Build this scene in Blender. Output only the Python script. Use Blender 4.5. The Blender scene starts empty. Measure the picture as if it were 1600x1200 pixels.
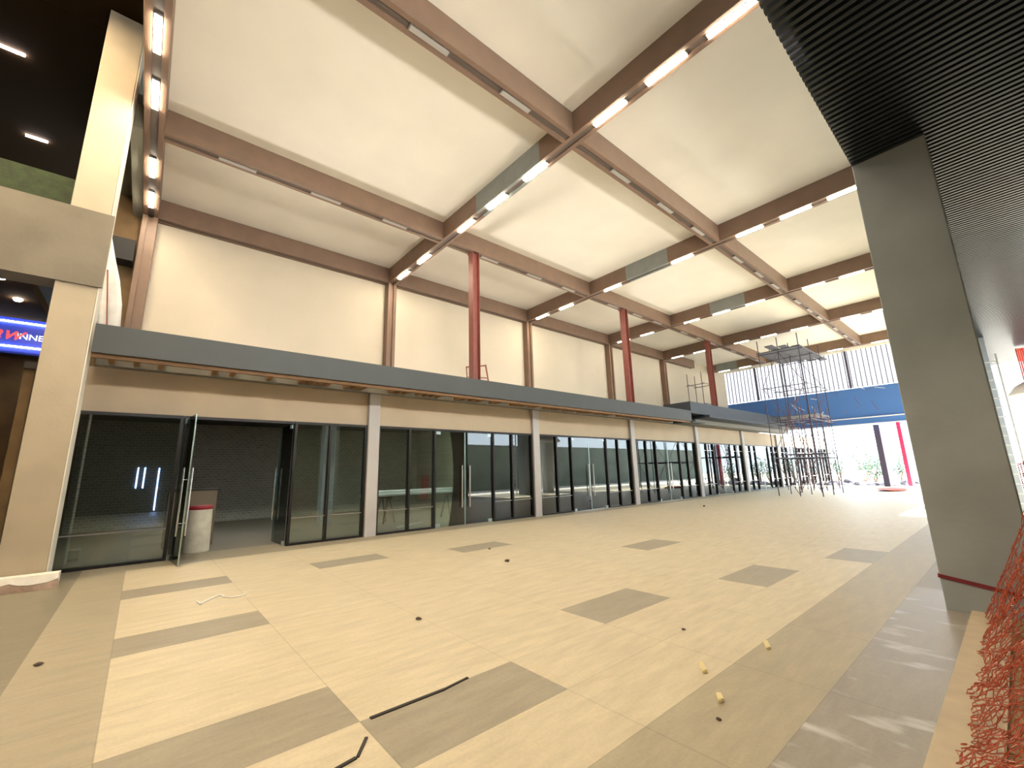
import bpy, bmesh, math, random
from mathutils import Vector, Matrix, Euler
random.seed(7)
SC = bpy.context.scene
COL = SC.collection

# ------------------------------------------------------------------ helpers
class MB:
    """collects boxes, bars, tubes and sheets that become ONE mesh object"""
    def __init__(s): s.v = []; s.f = []; s.mi = []; s.sm = []
    def _add(s, vs, fs, mi=0, sm=False):
        b = len(s.v); s.v += [tuple(v) for v in vs]
        for f in fs: s.f.append([b+i for i in f]); s.mi.append(mi); s.sm.append(sm)
        return s
    def box(s, x0, x1, y0, y1, z0, z1, mi=0):
        vs = [(x0,y0,z0),(x1,y0,z0),(x1,y1,z0),(x0,y1,z0),(x0,y0,z1),(x1,y0,z1),(x1,y1,z1),(x0,y1,z1)]
        return s._add(vs, [(0,3,2,1),(4,5,6,7),(0,1,5,4),(1,2,6,5),(2,3,7,6),(3,0,4,7)], mi)
    def bbox(s, x0, x1, y0, y1, z0, z1, c=.012, mi=0):
        """box with chamfered vertical edges"""
        p = [(x0+c,y0),(x1-c,y0),(x1,y0+c),(x1,y1-c),(x1-c,y1),(x0+c,y1),(x0,y1-c),(x0,y0+c)]
        vs = [(a,b,z0) for a,b in p]+[(a,b,z1) for a,b in p]
        fs = [tuple(range(7,-1,-1)), tuple(range(8,16))]+[(i,(i+1)%8,8+(i+1)%8,8+i) for i in range(8)]
        return s._add(vs, fs, mi)
    def tube(s, a, b, r, n=8, r2=None, mi=0, cap=True):
        a = Vector(a); b = Vector(b); d = (b-a).normalized()
        u = d.orthogonal().normalized(); w = d.cross(u); r2 = r if r2 is None else r2
        vs = [a+(u*math.cos(2*math.pi*i/n)+w*math.sin(2*math.pi*i/n))*r for i in range(n)]
        vs += [b+(u*math.cos(2*math.pi*i/n)+w*math.sin(2*math.pi*i/n))*r2 for i in range(n)]
        s._add(vs, [(i,(i+1)%n,n+(i+1)%n,n+i) for i in range(n)], mi, True)
        if cap: s._add(vs, [tuple(range(n-1,-1,-1)), tuple(range(n,2*n))], mi)
        return s
    def bar(s, a, b, w, h, mi=0):
        """square bar from a to b, width w (horizontal), height h"""
        a = Vector(a); b = Vector(b); d = (b-a).normalized()
        u = d.cross(Vector((0,0,1)));
        if u.length < 1e-4: u = Vector((1,0,0))
        u.normalize(); n = u.cross(d).normalized()
        q = [(-w/2,-h/2),(w/2,-h/2),(w/2,h/2),(-w/2,h/2)]
        vs = [a+u*i+n*j for i,j in q]+[b+u*i+n*j for i,j in q]
        return s._add(vs, [(3,2,1,0),(4,5,6,7),(0,1,5,4),(1,2,6,5),(2,3,7,6),(3,0,4,7)], mi)
    def lathe(s, prof, c, n=24, mi=0):
        vs = []
        for r, z in prof:
            for i in range(n): vs.append((c[0]+r*math.cos(2*math.pi*i/n), c[1]+r*math.sin(2*math.pi*i/n), c[2]+z))
        fs = []
        for k in range(len(prof)-1):
            for i in range(n): fs.append((k*n+i, k*n+(i+1)%n, (k+1)*n+(i+1)%n, (k+1)*n+i))
        return s._add(vs, fs, mi, True)
    def blob(s, c, r, seed=0, squash=1, mi=0, n=2):
        bm = bmesh.new(); bmesh.ops.create_icosphere(bm, subdivisions=n, radius=1)
        rn = random.Random(seed); k = [rn.uniform(0, 6) for _ in range(6)]
        vs = []
        for v in bm.verts:
            p = v.co; m = 1+.22*math.sin(3*p.x+k[0])*math.cos(2.6*p.y+k[1])+.16*math.sin(4.1*p.z+k[2]+2*p.x)
            vs.append((c[0]+p.x*r*m*(1+.3*math.sin(k[3])), c[1]+p.y*r*m, c[2]+p.z*r*m*squash))
        fs = [[v.index for v in f.verts] for f in bm.faces]; bm.free()
        return s._add(vs, fs, mi)
    def mesh(s, name, mats):
        me = bpy.data.meshes.new(name); me.from_pydata(s.v, [], s.f)
        for m in (mats if isinstance(mats, (list, tuple)) else [mats]): me.materials.append(m)
        me.polygons.foreach_set('material_index', s.mi); me.polygons.foreach_set('use_smooth', s.sm); me.update()
        return me
    def build(s, name, mats, parent=None, loc=(0,0,0)):
        o = bpy.data.objects.new(name, s.mesh(name, mats)); COL.objects.link(o); o.location = loc
        if parent: o.parent = parent
        return o

def tag(o, label=None, cat=None, group=None, kind=None):
    if label: o['label'] = label
    if cat: o['category'] = cat
    if group: o['group'] = group
    if kind: o['kind'] = kind
    elif cat: o['kind'] = 'thing'
    return o
def empty(name, loc, label, cat, group=None, rz=0):
    o = bpy.data.objects.new(name, None); COL.objects.link(o); o.location = loc; o.rotation_euler.z = rz
    o.empty_display_size = .2
    return tag(o, label, cat, group)
def struct(name, mb, mats, label=None, cat=None):
    return tag(mb.build(name, mats), label, cat, None, 'structure')
def copy_tree(o, loc, label=None, parent=None):
    c = o.copy(); COL.objects.link(c)
    if parent is None:
        c.location = loc
        if label: c['label'] = label
    else: c.parent = parent
    for ch in list(o.children): copy_tree(ch, None, None, c)
    return c
ORD = ['first','second','third','fourth','fifth','sixth','seventh','eighth','ninth','tenth','eleventh']

# ------------------------------------------------------------------ materials
def mat(name, col, rough=.6, metal=0, spec=.5, noise=None, bump=None, emit=None, estr=0):
    m = bpy.data.materials.new(name); m.use_nodes = True; nt = m.node_tree; b = nt.nodes['Principled BSDF']
    b.inputs['Base Color'].default_value = (*col, 1); b.inputs['Roughness'].default_value = rough
    b.inputs['Metallic'].default_value = metal; b.inputs['Specular IOR Level'].default_value = spec
    if emit:
        b.inputs['Emission Color'].default_value = (*emit, 1); b.inputs['Emission Strength'].default_value = estr
    if noise or bump:
        tc = nt.nodes.new('ShaderNodeTexCoord')
    if noise:   # (scale, amount)
        n = nt.nodes.new('ShaderNodeTexNoise'); n.inputs['Scale'].default_value = noise[0]; n.inputs['Detail'].default_value = 6
        nt.links.new(tc.outputs['Object'], n.inputs['Vector'])
        r = nt.nodes.new('ShaderNodeMapRange'); r.inputs['From Min'].default_value = .3; r.inputs['From Max'].default_value = .7
        r.inputs['To Min'].default_value = 1-noise[1]; r.inputs['To Max'].default_value = 1+noise[1]
        nt.links.new(n.outputs['Fac'], r.inputs['Value'])
        x = nt.nodes.new('ShaderNodeVectorMath'); x.operation = 'SCALE'; x.inputs[0].default_value = col
        nt.links.new(r.outputs['Result'], x.inputs['Scale']); nt.links.new(x.outputs['Vector'], b.inputs['Base Color'])
    if bump:    # (scale, strength)
        n2 = nt.nodes.new('ShaderNodeTexNoise'); n2.inputs['Scale'].default_value = bump[0]; n2.inputs['Detail'].default_value = 4
        nt.links.new(tc.outputs['Object'], n2.inputs['Vector'])
        bp = nt.nodes.new('ShaderNodeBump'); bp.inputs['Strength'].default_value = bump[1]; bp.inputs['Distance'].default_value = .02
        nt.links.new(n2.outputs['Fac'], bp.inputs['Height']); nt.links.new(bp.outputs['Normal'], b.inputs['Normal'])
    return m
def floor_mat(name, col, rough=.42, streak=.10, smear=0):
    """honed stone tile: joints every 0.7 x 1.4 m, streaks along Y, optional white cement smears"""
    m = mat(name, col, rough, spec=.3); nt = m.node_tree; b = nt.nodes['Principled BSDF']; L = nt.links.new; N = nt.nodes.new
    tc = N('ShaderNodeTexCoord')
    mp = N('ShaderNodeMapping'); mp.inputs['Scale'].default_value = (5.5, 1.1, 1); L(tc.outputs['Object'], mp.inputs['Vector'])
    n = N('ShaderNodeTexNoise'); n.inputs['Scale'].default_value = 1.6; n.inputs['Detail'].default_value = 8; n.inputs['Roughness'].default_value = .65
    L(mp.outputs['Vector'], n.inputs['Vector'])
    r = N('ShaderNodeMapRange'); r.inputs['From Min'].default_value = .3; r.inputs['From Max'].default_value = .7
    r.inputs['To Min'].default_value = 1-streak; r.inputs['To Max'].default_value = 1+streak; L(n.outputs['Fac'], r.inputs['Value'])
    n3 = N('ShaderNodeTexNoise'); n3.inputs['Scale'].default_value = 38; n3.inputs['Detail'].default_value = 3; L(tc.outputs['Object'], n3.inputs['Vector'])
    r3 = N('ShaderNodeMapRange'); r3.inputs['From Min'].default_value = .25; r3.inputs['From Max'].default_value = .75
    r3.inputs['To Min'].default_value = .95; r3.inputs['To Max'].default_value = 1.05; L(n3.outputs['Fac'], r3.inputs['Value'])
    # joints
    sx = N('ShaderNodeSeparateXYZ'); L(tc.outputs['Object'], sx.inputs['Vector'])
    def joint(sock, off, per, w):
        a = N('ShaderNodeMath'); a.operation = 'SUBTRACT'; a.inputs[1].default_value = off; L(sock, a.inputs[0])
        d = N('ShaderNodeMath'); d.operation = 'PINGPONG'; d.inputs[1].default_value = per/2; L(a.outputs[0], d.inputs[0])
        g = N('ShaderNodeMath'); g.operation = 'GREATER_THAN'; g.inputs[1].default_value = w; L(d.outputs[0], g.inputs[0])
        return g
    jx = joint(sx.outputs['X'], .1, .7, .004); jy = joint(sx.outputs['Y'], -.03, 1.4, .005)
    mn = N('ShaderNodeMath'); mn.operation = 'MINIMUM'; L(jx.outputs[0], mn.inputs[0]); L(jy.outputs[0], mn.inputs[1])
    jr = N('ShaderNodeMapRange'); jr.inputs['To Min'].default_value = .80; jr.inputs['To Max'].default_value = 1; L(mn.outputs[0], jr.inputs['Value'])
    m1 = N('ShaderNodeMath'); m1.operation = 'MULTIPLY'; L(r.outputs['Result'], m1.inputs[0]); L(r3.outputs['Result'], m1.inputs[1])
    m2 = N('ShaderNodeMath'); m2.operation = 'MULTIPLY'; L(m1.outputs[0], m2.inputs[0]); L(jr.outputs['Result'], m2.inputs[1])
    x = N('ShaderNodeVectorMath'); x.operation = 'SCALE'; x.inputs[0].default_value = col; L(m2.outputs[0], x.inputs['Scale'])
    out = x.outputs['Vector']
    if smear:
        mp2 = N('ShaderNodeMapping'); mp2.inputs['Scale'].default_value = (1.3, 3.0, 1); mp2.inputs['Rotation'].default_value = (0, 0, .35); L(tc.outputs['Object'], mp2.inputs['Vector'])
        n4 = N('ShaderNodeTexNoise'); n4.inputs['Scale'].default_value = 1.5; n4.inputs['Detail'].default_value = 5; L(mp2.outputs['Vector'], n4.inputs['Vector'])
        rr = N('ShaderNodeMapRange'); rr.inputs['From Min'].default_value = .57; rr.inputs['From Max'].default_value = .74; rr.inputs['To Max'].default_value = smear
        L(n4.outputs['Fac'], rr.inputs['Value'])
        mx = N('ShaderNodeMix'); mx.data_type = 'RGBA'; L(rr.outputs['Result'], mx.inputs['Factor']); L(out, mx.inputs['A']); mx.inputs['B'].default_value = (.62, .63, .66, 1)
        out = mx.outputs['Result']
    L(out, b.inputs['Base Color'])
    rg = N('ShaderNodeMapRange'); rg.inputs['To Min'].default_value = rough-.10; rg.inputs['To Max'].default_value = rough+.16; L(n.outputs['Fac'], rg.inputs['Value'])
    L(rg.outputs['Result'], b.inputs['Roughness'])
    return m
def glass_mat(name, tint, refl=1.5):
    m = bpy.data.materials.new(name); m.use_nodes = True; nt = m.node_tree; nt.nodes.clear(); N = nt.nodes.new; L = nt.links.new
    o = N('ShaderNodeOutputMaterial'); mx = N('ShaderNodeMixShader'); t = N('ShaderNodeBsdfTransparent'); g = N('ShaderNodeBsdfGlossy'); f = N('ShaderNodeFresnel')
    f.inputs['IOR'].default_value = refl; t.inputs['Color'].default_value = (*tint, 1); g.inputs['Roughness'].default_value = .01
    g.inputs['Color'].default_value = (.95, 1, .98, 1)
    L(f.outputs[0], mx.inputs[0]); L(t.outputs[0], mx.inputs[1]); L(g.outputs[0], mx.inputs[2]); L(mx.outputs[0], o.inputs[0])
    return m
def translucent_mat(name, col, share):
    m = bpy.data.materials.new(name); m.use_nodes = True; nt = m.node_tree; nt.nodes.clear(); N = nt.nodes.new; L = nt.links.new
    o = N('ShaderNodeOutputMaterial'); mx = N('ShaderNodeMixShader'); t = N('ShaderNodeBsdfTranslucent'); d = N('ShaderNodeBsdfDiffuse')
    t.inputs['Color'].default_value = (*col, 1); d.inputs['Color'].default_value = (*col, 1); mx.inputs[0].default_value = share
    L(d.outputs[0], mx.inputs[1]); L(t.outputs[0], mx.inputs[2]); L(mx.outputs[0], o.inputs[0])
    return m
def block_mat(name, col):
    m = mat(name, col, .9); nt = m.node_tree; b = nt.nodes['Principled BSDF']; N = nt.nodes.new; L = nt.links.new
    tc = N('ShaderNodeTexCoord'); mp = N('ShaderNodeMapping'); mp.inputs['Rotation'].default_value = (math.pi/2, 0, math.pi/2)
    sp = N('ShaderNodeSeparateXYZ'); cb = N('ShaderNodeCombineXYZ'); L(tc.outputs['Object'], sp.inputs[0]); L(sp.outputs['Y'], cb.inputs['X']); L(sp.outputs['Z'], cb.inputs['Y'])
    br = N('ShaderNodeTexBrick'); br.inputs['Scale'].default_value = 2.4; br.inputs['Mortar Size'].default_value = .025
    br.inputs['Color1'].default_value = (*col, 1); br.inputs['Color2'].default_value = (col[0]*.8, col[1]*.8, col[2]*.8, 1)
    br.inputs['Mortar'].default_value = (col[0]*1.35, col[1]*1.35, col[2]*1.35, 1)
    L(cb.outputs[0], br.inputs['Vector']); L(br.outputs['Color'], b.inputs['Base Color'])
    return m

M = dict(
    tile_light=floor_mat('sand_tile', (.615, .545, .40), streak=.13), tile_mid=floor_mat('taupe_tile', (.40, .355, .26), streak=.13),
    tile_grey=floor_mat('grey_tile', (.35, .315, .245), streak=.14), tile_wet=floor_mat('smeared_grey_tile', (.30, .275, .235), .34, .14, .85),
    tile_dark=floor_mat('dark_taupe_tile', (.255, .23, .17), streak=.16),
    tile_store=floor_mat('store_concrete', (.30, .27, .22), .5),
    cream=mat('cream_plaster', (.63, .545, .425), .85, noise=(.7, .035), bump=(5, .12)),
    ceil=mat('cream_roof_panel', (.84, .805, .715), .8, noise=(.9, .03), bump=(3.5, .10)),
    beam=mat('brown_steel_paint', (.205, .13, .09), .5, noise=(2.2, .08)), primer=mat('grey_primer', (.25, .265, .255), .6, noise=(3, .08)),
    slot=mat('beam_slot', (.12, .095, .08), .6), post=mat('brown_post_paint', (.21, .125, .08), .5, noise=(2, .08)),
    redsteel=mat('red_oxide_paint', (.24, .07, .055), .5, noise=(3, .12)), rust=mat('brown_red_tube', (.25, .07, .04), .55),
    concrete=mat('concrete', (.37, .42, .46), .8, noise=(1.4, .10), bump=(14, .15)),
    concrete_tan=mat('tan_concrete', (.19, .165, .125), .8, noise=(1.4, .12), bump=(14, .15)),
    olive=mat('olive_plaster_and_shade', (.17, .105, .045), .85, noise=(2, .2)),
    street=mat('grey_green_boundary_wall', (.20, .23, .19), .9, noise=(.5, .2)),
    greycol=mat('grey_column_paint', (.47, .455, .45), .6, noise=(1.5, .05)),
    leftcol=mat('beige_column_plaster', (.45, .385, .285), .8, noise=(2, .05), bump=(20, .10)), litcol=mat('lit_column_side', (.8, .78, .7), .7),
    fascia=mat('grey_fascia_paint', (.043, .049, .051), .5, noise=(1.6, .06)), fascia_dark=mat('slate_fascia_paint', (.035, .045, .062), .5, noise=(1.6, .06)),
    soff=mat('grey_soffit_sheet', (.19, .185, .165), .6), joist=mat('brown_joist', (.21, .105, .035), .6, noise=(4, .12)),
    band=mat('beige_cement_board', (.50, .41, .30), .85, noise=(1.2, .05), bump=(30, .08)),
    frame=mat('dark_bronze_aluminium', (.028, .025, .025), .4, .6), steel=mat('brushed_steel', (.78, .74, .70), .22, 1),
    rail=mat('grey_aluminium', (.30, .29, .27), .4, .6), patch=mat('steel_patch_fitting', (.40, .52, .52), .3, .8),
    glass=glass_mat('shop_glass', (.82, .88, .85), 1.85), door_glass=glass_mat('door_glass', (.80, .90, .86), 1.85), glass_edge=mat('glass_edge', (.05, .10, .09), .15),
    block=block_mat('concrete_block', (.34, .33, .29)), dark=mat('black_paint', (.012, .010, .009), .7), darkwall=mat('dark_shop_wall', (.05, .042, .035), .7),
    darkceil=mat('dark_brown_ceiling', (.020, .012, .005), 1, spec=.05), bulk=mat('grey_green_plaster', (.30, .29, .23), .8, noise=(1, .15)),
    slat=mat('charcoal_slat', (.018, .026, .034), .34), slatback=mat('black_soffit_backing', (.012, .013, .014), .8),
    farwall=mat('flare_blue_panel', (.06, .17, .46), .6), polycarb=translucent_mat('translucent_corrugated_sheet', (.38, .39, .41), .92),
    mullion_far=mat('violet_grey_steel', (.075, .06, .10), .5), whiteline=mat('white_paint', (.8, .8, .8), .5),
    led=mat('led_diffuser', (.9, .85, .75), .5, emit=(1, .88, .68), estr=42), led_far=mat('led_diffuser_cool', (.9, .85, .8), .5, emit=(1, .88, .74), estr=14),
    led_off=mat('unlit_diffuser', (.40, .37, .34), .5), lamp=mat('lamp_tube', (.9, .9, .9), .5, emit=(1, .88, .92), estr=30),
    spot=mat('spot_glow', (.9, .8, .7), .5, emit=(1, .80, .62), estr=42),
    green=mat('green_hedge_panel', (.014, .030, .002), .7, noise=(6, .4), bump=(20, .6)),
    sign=mat('blue_sign_face', (.02, .035, .30), .4, emit=(.03, .06, .45), estr=.16), neon=mat('white_neon', (.9, .9, 1), .5, emit=(.75, .85, 1), estr=7),
    signred=mat('red_sign_letter', (.7, .03, .03), .4, emit=(1, .06, .05), estr=.5), signwhite=mat('cream_sign_letter', (.8, .78, .6), .4, emit=(1, .97, .72), estr=.4),
    blueneon=mat('blue_neon', (.2, .3, .9), .5, emit=(.30, .48, 1), estr=14),
    foam=mat('white_foam', (.92, .90, .84), .8, noise=(7, .05), bump=(10, .4)), foam_broken=mat('broken_foam_edge', (.62, .47, .38), .9, noise=(9, .18), bump=(16, .7)),
    sheet=mat('white_tarpaulin', (.82, .80, .76), .7, noise=(4, .08), bump=(6, .4)), stick=mat('pale_wood', (.75, .66, .38), .7), pebble=mat('dark_pebble', (.09, .065, .045), .8),
    strip=mat('black_rubber', (.03, .025, .02), .7), tape=mat('dark_red_tape', (.22, .025, .04), .5), orange=mat('orange_plastic_mesh', (.46, .095, .05), .25),
    orangeheap=mat('orange_fabric', (.62, .11, .07), .6), scaf=mat('scaffold_tube', (.06, .055, .085), .5, .2), scafred=mat('scaffold_red_tube', (.13, .065, .085), .5, .1),
    plank=mat('grey_plank', (.12, .13, .16), .8, noise=(4, .2)), white=mat('white_plastic', (.85, .85, .84), .5), whitepipe=mat('white_pipe', (.85, .85, .85), .35),
    ground=mat('pale_sand_ground', (.62, .58, .52), .95, noise=(.6, .2), bump=(2, .6)), rock=mat('grey_rubble', (.055, .055, .075), .95, noise=(3, .25), bump=(6, .5)),
    leaf=mat('plant_leaf', (.035, .10, .06), .6, noise=(3, .4)), stem=mat('plant_stem', (.16, .11, .08), .8), pink=mat('pink_red_post', (.42, .015, .06), .5),
    alum=mat('ladder_aluminium', (.72, .74, .76), .35, .4), rednet=mat('red_net', (.75, .10, .07), .6), kerb=mat('pale_kerb_stone', (.56, .47, .34), .75, noise=(6, .08)),
    brownfloor=mat('brown_earth_floor', (.33, .215, .115), .85, noise=(5, .25), bump=(12, .5)), drum=mat('dirty_white_drum', (.66, .63, .52), .6, noise=(4, .14)),
    redlid=mat('red_lid', (.32, .02, .03), .5), cardboard=mat('tan_board', (.25, .20, .14), .8),
)

# ------------------------------------------------------------------ camera
cam = bpy.data.cameras.new('camera'); co = bpy.data.objects.new('camera', cam); COL.objects.link(co); SC.camera = co
YAW, PIT, ROL = .8602, .2043, -.0261
f = Vector((-math.sin(YAW)*math.cos(PIT), math.cos(YAW)*math.cos(PIT), math.sin(PIT))); r = Vector((math.cos(YAW), math.sin(YAW), 0)); u = r.cross(f)
r2 = r*math.cos(ROL)+u*math.sin(ROL); u2 = -r*math.sin(ROL)+u*math.cos(ROL)
co.matrix_world = Matrix(((r2.x, u2.x, -f.x, 12.538), (r2.y, u2.y, -f.y, 0), (r2.z, u2.z, -f.z, 1.7), (0, 0, 0, 1)))
cam.sensor_width = 36; cam.lens = 36*664.64/1600; cam.clip_start = .05; cam.clip_end = 500

# ------------------------------------------------------------------ dimensions
ROWS = [-.68, 7.22, 15.12, 22.32, 28.97, 36.75]      # cross beams (along X)
XB = [.72, 6.70]                                      # long beams (along Y)
XW = -3.62; ZB = 9.68; ZC = 10.32; HW = .18
COLS = [-1.56+6.72*i for i in range(9)]               # shop columns
GT = 3.12                                             # head of the glazing
SOF = 5.91                                            # slatted soffit

# ------------------------------------------------------------------ floor: one mesh, one face per tile
grey = {(12,3),(13,5),(13,1),(12,0),(8,0),(4,2),(4,0),(5,4),(9,6),(14,7)}
fl = MB(); x0, y0 = .1, -.03
for i in range(-1, 18):
    xa, xb = x0+.7*i, x0+.7*(i+1)
    for j in range(-9, 30):
        ya, yb = y0+1.4*j, y0+1.4*(j+1)
        if i == 16: xb = 11.9
        if i == 17: continue
        if j < -1: mi = 5
        elif i >= 16: mi = 3 if j < 6 else 5
        elif i == 15: mi = 1
        else: mi = 2 if (i, j) in grey else (1 if i < 1 else 0)
        if j == -1:   # half row of grey, half row of border
            fl.box(xa, xb, ya, -.68, -.12, 0, 5); fl.box(xa, xb, -.68, yb, -.12, 0, 3 if i >= 16 else 1)
        else: fl.box(xa, xb, ya, yb, -.12, 0, mi)
fl.box(-9.5, -.6, -3, 52, -.12, 0, 4)
fl.box(11.9, 15.2, 7.9, 41.97, -.12, 0, 5)
fl.box(11.9, 22, -12.63, 1.9, -.12, 0, 5)
fl.box(-9.5, -.6, -12.63, -3, -.12, 0, 5)
struct('floor', fl, [M['tile_light'], M['tile_mid'], M['tile_grey'], M['tile_wet'], M['tile_store'], M['tile_dark']])
struct('trim_1', MB().bbox(11.9, 12.2, 1.9, 7.9, -.12, .035, .01), M['kerb'])
bf = MB()
for i in range(14):
    for j in range(1): bf.box(12.2, 15.2, 1.9+i*.43, 1.9+(i+1)*.43-.012, -.12, .008+.006*(i%3))
struct('trim_2', bf, M['brownfloor'])
struct('wall_right_street', MB().box(24, 24.3, 2.5, 75, -.12, 4.6), M['street'])
struct('ground', MB().box(-60, 80, 42, 130, -.5, -.12).box(15.2, 80, 1.9, 42, -.5, -.12), M['ground'])

# ------------------------------------------------------------------ ceiling, walls
struct('ceiling', MB().box(-3.9, 11.9, -.95, 40, ZC, ZC+.25), M['ceil'])
struct('wall_left', MB().box(-3.97, -3.805, -.86, 40, 4.2, ZC-.02), M['cream'])
struct('wall_left_end', MB().box(-3.97, -3.805, -1.9, -.87, 4.2, 12).box(-12.2, -12, -12.6, -1.9, 0, 12), M['olive'])  # end of the cream wall, its shade put into the olive colour
struct('ceiling_end', MB().box(-3.9, .75, -1.5, -.96, ZC, ZC+.2), M['bulk'])
struct('ceiling_mall', MB().box(.76, 22, -12.6, -.96, 11.75, 11.95).box(-12, .755, -12.6, -1.51, 11.75, 11.95), M['darkceil'])
struct('sun_block_roof', MB().box(-13, 22.5, -12.9, 1.9, 12.02, 12.3).box(-13, 18.2, 1.9, 41, 12.02, 12.3), M['bulk'])  # unseen roof added to keep the sun off the hall floor
struct('wall_near', MB().box(-12, 22, -12.85, -12.65, 0, 12), M['darkwall'])
struct('wall_back', MB().box(-9.7, -9.5, -3, 24, 0, 4.0).box(-9.5, -4.22, 11.75, 11.9, 0, 4.0), M['block'])
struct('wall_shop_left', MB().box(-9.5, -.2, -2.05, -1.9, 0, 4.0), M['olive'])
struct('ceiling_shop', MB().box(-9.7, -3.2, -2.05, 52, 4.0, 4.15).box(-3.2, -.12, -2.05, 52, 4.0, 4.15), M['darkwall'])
# right side: unseen daylight window added, outer wall up to where the sun comes in
wr = MB().box(11.95, 12.15, -.95, 40, SOF+.35, SOF+.6, 0).box(11.95, 12.15, -.95, 40, ZC-.12, ZC, 0)
for k in range(18): wr.box(11.97, 12.13, -.95+2.4*k, -.85+2.4*k, SOF+.6, ZC-.12, 0)
struct('added_window_1', wr, M['frame'])
struct('added_window_2', MB().box(12.04, 12.06, -.95, 40, SOF+.6, ZC-.12), M['glass'])
struct('wall_right_outer', MB().box(14.87, 15.1, 1.9, 18.9, 0, SOF+.4).box(14.87, 15.1, 24.9, 26.0, 0, SOF+.4).box(15.3, 22, 1.9, 2.1, 0, 12).box(21.8, 22, -12.6, 1.89, 0, 12), M['bulk'])
# slatted soffit: one backing and the slats
so = MB().box(11.82, 14.86, -.5, 29, SOF+.10, SOF+.3, 1)
y = -.48
while y < 28.95:
    so.box(11.69, 14.84, y, y+.05, SOF, SOF+.095, 0); y += .102
so.box(11.62, 11.69-.002, 29-.3, 29, SOF, SOF+.3, 0)
struct('ceiling_soffit', so, [M['slat'], M['slatback']])
# far end: dark panel, lintel with white edges, piers
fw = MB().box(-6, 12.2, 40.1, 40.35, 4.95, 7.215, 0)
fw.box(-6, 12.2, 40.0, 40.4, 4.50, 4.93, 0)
struct('wall_far', fw, M['farwall'])  # blue lens flare cast put into the wall colour
struct('trim_3', MB().box(1.3, 12.2, 39.93, 39.99, 4.46, 4.53).box(3.2, 12.2, 39.93, 39.99, 4.93, 5.0), M['whiteline'])
struct('wall_far_top', MB().box(-3.9, 12.2, 40.05, 40.3, 10.12, 12), M['ceil'])

# corrugated clerestory: one thing, sheet + rails
cl = empty('corrugated_clerestory', (3.8, 40, 7.22), 'bright translucent corrugated sheet band glowing above the dark far wall', 'clerestory')
m = MB(); P = 30; xx = -4.6; pitch = .29; pts = []
while xx < 11.8:
    for k in range(8): pts.append((xx+pitch*k/8, 40.2+.055*math.cos(2*math.pi*k/8)))
    xx += pitch
vs = [(a, b, 7.30) for a, b in pts]+[(a, b, 10.11) for a, b in pts]; n = len(pts)
m._add(vs, [(i, i+1, n+i+1, n+i) for i in range(n-1)], 0, True)
o = m.build('corrugated_sheet', M['polycarb'], cl); o.location = (-3.8, -40, -7.22)
m = MB(); xx = -4.5
while xx < 11.7:
    m.box(xx-.024, xx+.024, 40.05, 40.13, 7.225, 10.1); xx += pitch
o = m.build('seam_ribs', M['mullion_far'], cl); o.location = (-3.8, -40, -7.22)
for px in (-1.2, 5.25):
    o = MB().box(px-.07, px+.07, 39.92, 40.04, 7.22, 10.1).build('clerestory_post', M['mullion_far'], cl); o.location = (-3.8, -40, -7.22)

# ------------------------------------------------------------------ roof beams
LEDX = [-2.43, -.75, 2.05, 3.68, 5.35, 7.82, 9.22, 10.52]
PATCH = {1: (2.85, 5.7), 2: (2.9, 4.85), 3: (3.2, 4.95), 5: (-3.0, -1.3)}
row_name = ['nearest, at the left edge of the photo', 'second, with the brightest strip lights', 'third', 'fourth', 'fifth', 'farthest, just before the clerestory']
row_short = ['nearest cross beam', 'second cross beam', 'third cross beam', 'fourth cross beam', 'fifth cross beam', 'farthest cross beam']
def beam_body(mb, a0, a1, c, axis, mi):
    # two side webs and a bottom with a central slot, built as boxes that do not overlap
    def bx(l0, l1, w0, w1, z0, z1, k):
        if axis == 'x': mb.box(l0, l1, c+w0, c+w1, z0, z1, k)
        else: mb.box(c+w0, c+w1, l0, l1, z0, z1, k)
    bx(a0, a1, -HW, -.075, ZB, ZC-.004, mi); bx(a0, a1, .075, HW, ZB, ZC-.004, mi); CH.box(*((a0, a1, c-.074, c+.074) if axis == 'x' else (c-.074, c+.074, a0, a1)), ZB+.035, ZC-.004)
for i, ry in enumerate(ROWS):
    b = empty('roof_beam', (4, ry, ZB), 'brown steel cross beam under the cream ceiling, ' + row_name[i], 'beam', 'cross beams')
    CH = MB(); mb = MB(); cuts = sorted(set([XW-HW, 11.9]+list(PATCH.get(i, ()))))
    for a, c2 in zip(cuts, cuts[1:]):
        p = PATCH.get(i); beam_body(mb, a, c2, ry, 'x', 1 if p and a >= p[0]-.01 and c2 <= p[1]+.01 else 0)
    if i == 0: mb.box(XW-HW, .7, ry-.42, ry-HW-.001, ZB+.02, ZC-.004, 3)
    o = mb.build('beam_web', [M['beam'], M['primer'], M['slot'], M['bulk']], b); o.location = (-4, -ry, -ZB)
    CH.build('light_channel', M['slot'], b, (-4, -ry, -ZB))
    for k, lx in enumerate(LEDX):
        if i >= 1 and lx > 11: continue
        if i == 2 and k == 3: continue
        t = empty('ceiling_strip_light', (lx, ry, ZB), f'lit LED strip light under the {row_short[i]}, {ORD[k]} from the wall', 'light', 'lit strip lights')
        o = MB().box(-.45, .45, -.062, .062, -.012, .0345).build('light_housing', M['rail'], t)
        o = MB().box(-.43, .43, -.055, .055, -.03, -.0125).build('diffuser', M['led'] if i < 3 else M['led_far'], t)
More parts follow.
